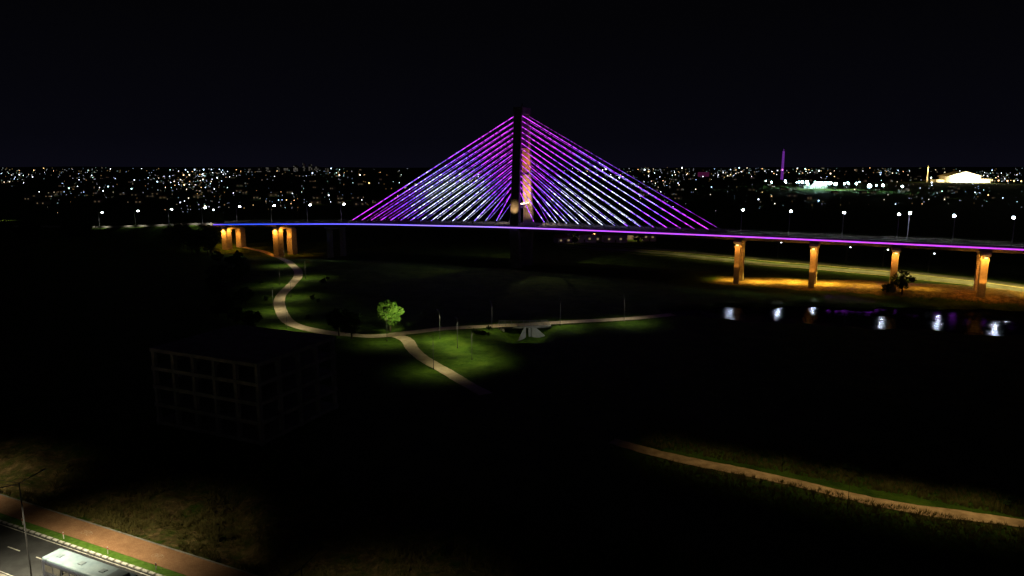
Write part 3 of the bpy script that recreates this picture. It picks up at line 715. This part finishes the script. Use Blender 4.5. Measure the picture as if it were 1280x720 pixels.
p = G(1059, 636); place(tl, p, R(90), 'thin dark lamp post beside the lower right dirt path', None)
for i, px in enumerate((845, 905, 975, 1059, 1150, 1245)):  # unseen spots added along the dirt path; only one post stands there
    q = G(px, np.interp(px, [765, 830, 900, 1000, 1120, 1300], [551, 568, 584, 606, 632, 660])); spot((q.x, q.y+2.5, 7.5), (1, .76, .36), (300, 560, 800, 1050, 1200, 1250)[i], 120, to=(q.x, q.y+1.8, 0), blend=1)

# ------------------------------------------------------------------ the far city
cols = {'white': ((.85, .95, 1.0), 8), 'blue_white': ((.5, .75, 1.0), 6), 'amber': ((1.0, .62, .22), 5), 'green_white': ((.55, 1.0, .8), 5), 'yellow': ((1, .85, .5), 5)}
cm = {k: emit('city_lamp_'+k, c, s_) for k, (c, s_) in cols.items()}
cdim = {k: emit('city_lamp_dim_'+k, c, s_*.10) for k, (c, s_) in cols.items()}
_lm = {}
def lampmesh(col, rb, dim):
    key = (col, rb, dim)
    if key not in _lm:
        mb = MB(); mb.tube((0, 0, -1), (0, 0, 9.0), .12, n=5); mb.box((0, .5, 9.2), (.3, 1.2, .15)); mb.m = 1; mb.ball((0, .8, 9.0), rb, 6, 4)
        _lm[key] = mb.data('city_lamp', [M['darkmetal'], (cdim if dim else cm)[col]])
    return _lm[key]
rnd = random.Random(11)
pts = []
cl = [(rnd.uniform(0, 1280), 213+rnd.expovariate(1/18), rnd.uniform(8, 30)) for _ in range(50)]
for i in range(1600):
    if rnd.random() < .68:
        c0 = rnd.choice(cl); px = c0[0]+rnd.gauss(0, 1)*c0[2]; py = c0[1]+rnd.gauss(0, 1)*(1.5+(c0[1]-210)*.16)
    else:
        px = rnd.uniform(-10, 1290); py = 211+(rnd.expovariate(1/6) if rnd.random() < .4 else rnd.uniform(0, 62))
    if 520 < px < 780 and py > 232: continue
    if 500 < px < 800 and rnd.random() < .5: continue
    if py > (274 if px < 520 else (276 if px < 960 else 266)): continue
    if px < 60 and py > 245: continue
    p = TG(px, max(py, 210.5), 440)
    if p is None: continue
    pts.append((p, px, py))
for i in range(22):
    px = rnd.choice((rnd.uniform(0, 480), rnd.uniform(830, 1280))); py = rnd.uniform(215, 264); p = TG(px, py, 440)
    if p is None: continue
    a = rnd.uniform(-.35, .35) if rnd.random() < .6 else rnd.uniform(.8, 2.2)
    for k in range(rnd.randint(4, 9)):
        x = p.x+math.cos(a)*k*38; y = p.y+math.sin(a)*k*70
        pts.insert(0, (Vector((x, y, hz(x, y))), 640+x/y*854, 0))
pts.sort(key=lambda q: q[0].y)
ind = pts[::max(1, len(pts)//282)][:286]; ids = set(id(q) for q in ind); rest = [q for q in pts if id(q) not in ids]
lab = {'white': 'white', 'blue_white': 'bluish', 'amber': 'amber', 'green_white': 'pale green', 'yellow': 'yellow'}
for (p, px, py) in ind:
    col = rnd.choices(list(cols), (5, 2, 3, 2, 2.2))[0]; D = p.y
    bright = rnd.random() < .3
    rb = min(9, max(.3, D/683*(rnd.choice((.22, .28, .36, .55)) if bright else rnd.choice((.2, .28)))))
    rb = math.ceil(rb*4)/4
    o_ = bpy.data.objects.new('city_lamp', lampmesh(col, rb, not bright and rnd.random() < .8)); C.objects.link(o_); o_.location = p; o_.rotation_euler = (0, 0, rnd.uniform(0, 6.28))
    side = 'left of the pylon' if px < 640 else 'right of the pylon'
    tag(o_, f'tiny {lab[col]} lamp among the far city lights {side}', 'street lamp', f'{lab[col]} far city lamps {side}')
for i, px in enumerate((1224, 1233, 1241, 1252, 1260, 1269, 1278)):
    p = onD(px, 2080+rnd.uniform(-40, 40)); o_ = bpy.data.objects.new('city_lamp', lampmesh('amber', 2.0, False)); C.objects.link(o_); o_.location = p
    tag(o_, f'{ORD[i]} warm lamp of the row right of the floodlit hall', 'street lamp', 'warm lamps right of the floodlit hall')
mb = MB(); keys = list(cols)
for (p, px, py) in rest:
    mb.m = rnd.choices(range(5), (5, 2, 3, 2, 2.6))[0]+1
    if rnd.random() < .2: mb.m += 5
    rb = p.y/683*rnd.uniform(.14, .32); mb.ball((p.x, p.y, p.z+6), rb, 5, 3)
    mb.m = 0; mb.tube((p.x, p.y, p.z-1), (p.x, p.y, p.z+6), .15, n=3, cap=False)
tag(mb.build('city_lights', [M['darkmetal']]+[cdim[k] for k in keys]+[cm[k] for k in keys]), 'countless faint lights of the far city along the horizon', 'city lights', kind='stuff')
winm = emit('house_window_glow', (1, .7, .35), .2)
towerwin = emit('tower_window_glow', (.9, .85, .7), .2)
def house_proto(w_, d_, hh, gable):
    rt = empty('house', (0, 0, 0))
    wl = MB().box((0, 0, hh/2-.5), (w_, d_, hh+1)); wl.build('wall', M['wallpaint'], rt)
    mb = MB(); e_ = .5; zt = hh+.01
    if gable:
        a = [(-w_/2-e_, -d_/2-e_, zt), (w_/2+e_, -d_/2-e_, zt), (w_/2+e_, d_/2+e_, zt), (-w_/2-e_, d_/2+e_, zt), (-w_/2-e_, 0, zt+gable), (w_/2+e_, 0, zt+gable)]
        mb.v += a; mb.f += [(0, 1, 5, 4), (2, 3, 4, 5), (0, 4, 3), (1, 2, 5), (3, 2, 1, 0)]; mb.mi += [0]*5
    else: mb.box((0, 0, zt+.2), (w_+.6, d_+.6, .4))
    mb.build('roof', M['tile'], rt)
    for x in (-w_*.28, w_*.22): MB().box((x, -d_/2-.03, hh*.5), (1.4, .08, 1.2)).build('window', winm, rt)
    MB().box((0, -d_/2-.03, 1.05), (1.0, .08, 2.1)).build('door', M['bark'], rt)
    return rt
hp = [house_proto(11, 8, 3.4, 2.0), house_proto(9, 9, 6.2, 1.8), house_proto(16, 9, 5, 0)]
uh = set(); rnd = random.Random(21)
def house(k, p, rz, label, group):
    q = hp[k] if k not in uh else copytree(hp[k]); uh.add(k); q.location = p; q.rotation_euler = (0, 0, rz); tag(q, label, 'house', group)
for i in range(110):
    left = rnd.random() < .5
    px = rnd.uniform(0, 500) if left else rnd.uniform(800, 1280)
    p = TG(px, rnd.uniform(220, 258 if left else 250), 440)
    if p is None: continue
    house(rnd.choice((0, 1, 2)), p, rnd.uniform(-.6, .6), 'small dim house in the dark city '+('left' if left else 'right')+' of the pylon', 'dim city houses '+('left' if left else 'right')+' of the pylon')
    if i % 3 == 0: spot((p.x+8, p.y-14, p.z+10), rnd.choice(((1, .7, .35), (.9, 1, .95), (.8, 1, .8), (1, .85, .6))), rnd.uniform(200, 700), 150, .5, blend=1)
for i, px in enumerate((704, 716, 729, 741, 752, 768, 790, 812)):
    p = onD(px, 470+rnd.uniform(-14, 20)); house(i % 3, p, rnd.uniform(-.4, .4), f'{ORD[i]} house from the left under the deck just right of the pylon', 'houses seen under the deck')
    if i in (1, 3, 6): spot((p.x, p.y-9, 6), (1, .65, .3), 2200, 150, .3, blend=1)
def tower(px, D, w_, hh, label, seed):
    p = onD(px, D); rt = empty('apartment_tower', p, rnd.uniform(-.3, .3), label, 'building'); r_ = random.Random(seed)
    MB().box((0, 0, hh/2-2), (w_, w_*.8, hh+4)).build('wall', M['wallpaint'], rt)
    MB().box((0, 0, hh+2.2), (w_*.4, w_*.4, 4)).build('water_tank', M['concrete'], rt)
    for z in range(4, int(hh)-1, 7):
        for x in (-.32, 0, .32):
            if r_.random() < .4: MB().box((x*w_, -w_*.4-.2, z), (w_*.2, .4, 2.6)).build('window', towerwin, rt)
for i, (px, hh, w_) in enumerate(((318, 22, 16), (329, 30, 18), (341, 28, 22), (352, 34, 16), (362, 26, 20), (374, 36, 20), (384, 50, 12), (392, 42, 16), (400, 28, 22), (412, 26, 14))):
    tower(px, 4300+i*37 % 300, w_*1.5, hh, f'{ORD[i]} apartment tower from the left in the skyline cluster left of the bridge', 40+i)
p = onD(973, 2500); rt = empty('lattice_tower', p, 0, 'tall slim tower glowing purple on the skyline at right', 'tower')
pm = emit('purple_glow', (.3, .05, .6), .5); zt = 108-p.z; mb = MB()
def hw(z): return 1.0*(1-z/zt)+2.0
for sx_ in (-1, 1):
    for sy_ in (-1, 1): mb.tube((sx_*hw(0), sy_*hw(0), 0), (sx_*hw(zt), sy_*hw(zt), zt), .7, .7, n=4)
for i in range(12):
    z0, z1 = zt*i/12, zt*(i+1)/12; mb.tube((-hw(z0), -hw(z0), z0), (hw(z1), -hw(z1), z1), .5, n=4); mb.tube((hw(z0), -hw(z0), z0), (-hw(z1), -hw(z1), z1), .5, n=4)
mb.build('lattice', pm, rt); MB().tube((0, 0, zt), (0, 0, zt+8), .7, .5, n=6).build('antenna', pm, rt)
MB().ball((0, 0, zt*.35), 3.0).build('beacon', emit('pink_beacon', (1, .2, .7), 4), rt)
p = onD(1200, 2100); hall = empty('floodlit_hall', p, 0, 'large floodlit pale hall with a gabled front on the skyline at far right', 'building')
flood = surf('hall_wall', (.75, .7, .58), (.85, .8, .68), .05)
MB().box((0, 30, 9), (96, 50, 20)).build('wall', flood, hall)
mb = MB(); mb.v += [(-54, 3, 19.01), (54, 3, 19.01), (54, 58, 19.01), (-54, 58, 19.01), (0, 3, 34), (0, 58, 34)]; mb.f += [(0, 1, 4), (2, 3, 5), (0, 4, 5, 3), (1, 2, 5, 4), (3, 2, 1, 0)]; mb.mi += [0]*5; mb.build('roof', flood, hall)
MB().box((70, 35, 5), (42, 30, 12)).build('side_wing', flood, hall); MB().box((-63, 35, 4), (28, 30, 10)).build('side_wing', flood, hall)
for i in range(11): MB().tube((-45+i*9, 1, -1), (-45+i*9, 1, 19), 1.1, n=8).build('column', flood, hall)
for x in (-40, -14, 14, 40): point((p.x+x, p.y-16, p.z+9), (1, .9, .6), 90000, 1)
point((p.x+72, p.y+8, p.z+6), (1, .75, .35), 50000, 1); point((p.x-62, p.y+8, p.z+6), (1, .8, .45), 16000, 1)
p = onD(1152, 2150); yt = empty('slim_tower', p, 0, 'slim yellow lit tower left of the floodlit hall', 'tower')
MB().box((0, 0, 22), (4, 4, 46), taper=.7).build('shaft', flood, yt); MB().tube((0, 0, 45), (0, 0, 52), 2.6, .3, n=8).build('spire', flood, yt); point((p.x, p.y-9, p.z+38), (1, .65, .15), 26000, .5); point((p.x, p.y-8, p.z+10), (1, .7, .3), 4000, .5)
p = TG(1022, 236, 500)
yd = empty('warehouse', p, .1, 'long low warehouse in a yard glowing cyan white at right', 'warehouse')
MB().box((0, 20, 4), (60, 22, 9)).build('wall', flood, yd); MB().box((0, 20, 9.2), (64, 26, 1.2), taper=.9).build('roof', M['asphalt'], yd)
MB().box((-20, 8.8, 3), (10, .3, 5)).build('door', M['metal'], yd)
fl = emit('cyan_flood', (.6, 1, .97), 40)
for i in range(34):
    x = rnd.gauss(0, 48); y = rnd.gauss(-20, 90); rr = rnd.choice((1.4, 2.0, 2.8, 3.6)) if abs(x) > 25 else rnd.choice((2.8, 4.4, 5.6))
    q = empty('flood_mast', (p.x+x, p.y+y, hz(p.x+x, p.y+y)), 0, 'cyan white floodlight mast in the glowing yard at right', 'floodlight', 'cyan floodlights in the bright yard')
    MB().tube((0, 0, -1), (0, 0, 14), .3, n=6).build('mast', M['darkmetal'], q); MB().ball((0, 0, 14), rr*.7, 8, 5).build('lamp', fl, q)
for x, y in ((-50, -40), (-10, -60), (28, -60), (60, -40)): spot((p.x+x, p.y+y, p.z+15), (.75, .8, 1), 60000, 150, 1, blend=1)
p = onD(876, 3000); mg = empty('lit_building', p, 0, 'low block glowing magenta on the skyline just right of the stay cables', 'building')
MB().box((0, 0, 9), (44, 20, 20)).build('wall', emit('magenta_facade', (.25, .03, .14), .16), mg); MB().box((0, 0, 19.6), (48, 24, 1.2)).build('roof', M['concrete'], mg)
p = TG(250, 217, 500)
for i, (x, rr) in enumerate(((-70, 3.0), (-25, 3.8), (20, 4.2), (60, 3.0), (100, 2.4))):
    q = empty('flood_mast', (p.x+x, p.y+x*.3, hz(p.x+x, p.y+x*.3)), 0, 'bluish white floodlight mast in the brightest spot of the left skyline', 'floodlight', 'bluish floodlights on the left skyline')
    MB().tube((0, 0, -1), (0, 0, 22), .4, n=6).build('mast', M['darkmetal'], q); MB().ball((0, 0, 22), rr*.8, 8, 5).build('lamp', cm['blue_white'], q)
p = TG(8, 276, 300); spot((p.x, p.y-3, p.z+8), (1, .85, .5), 3500, 130, .3, blend=1)
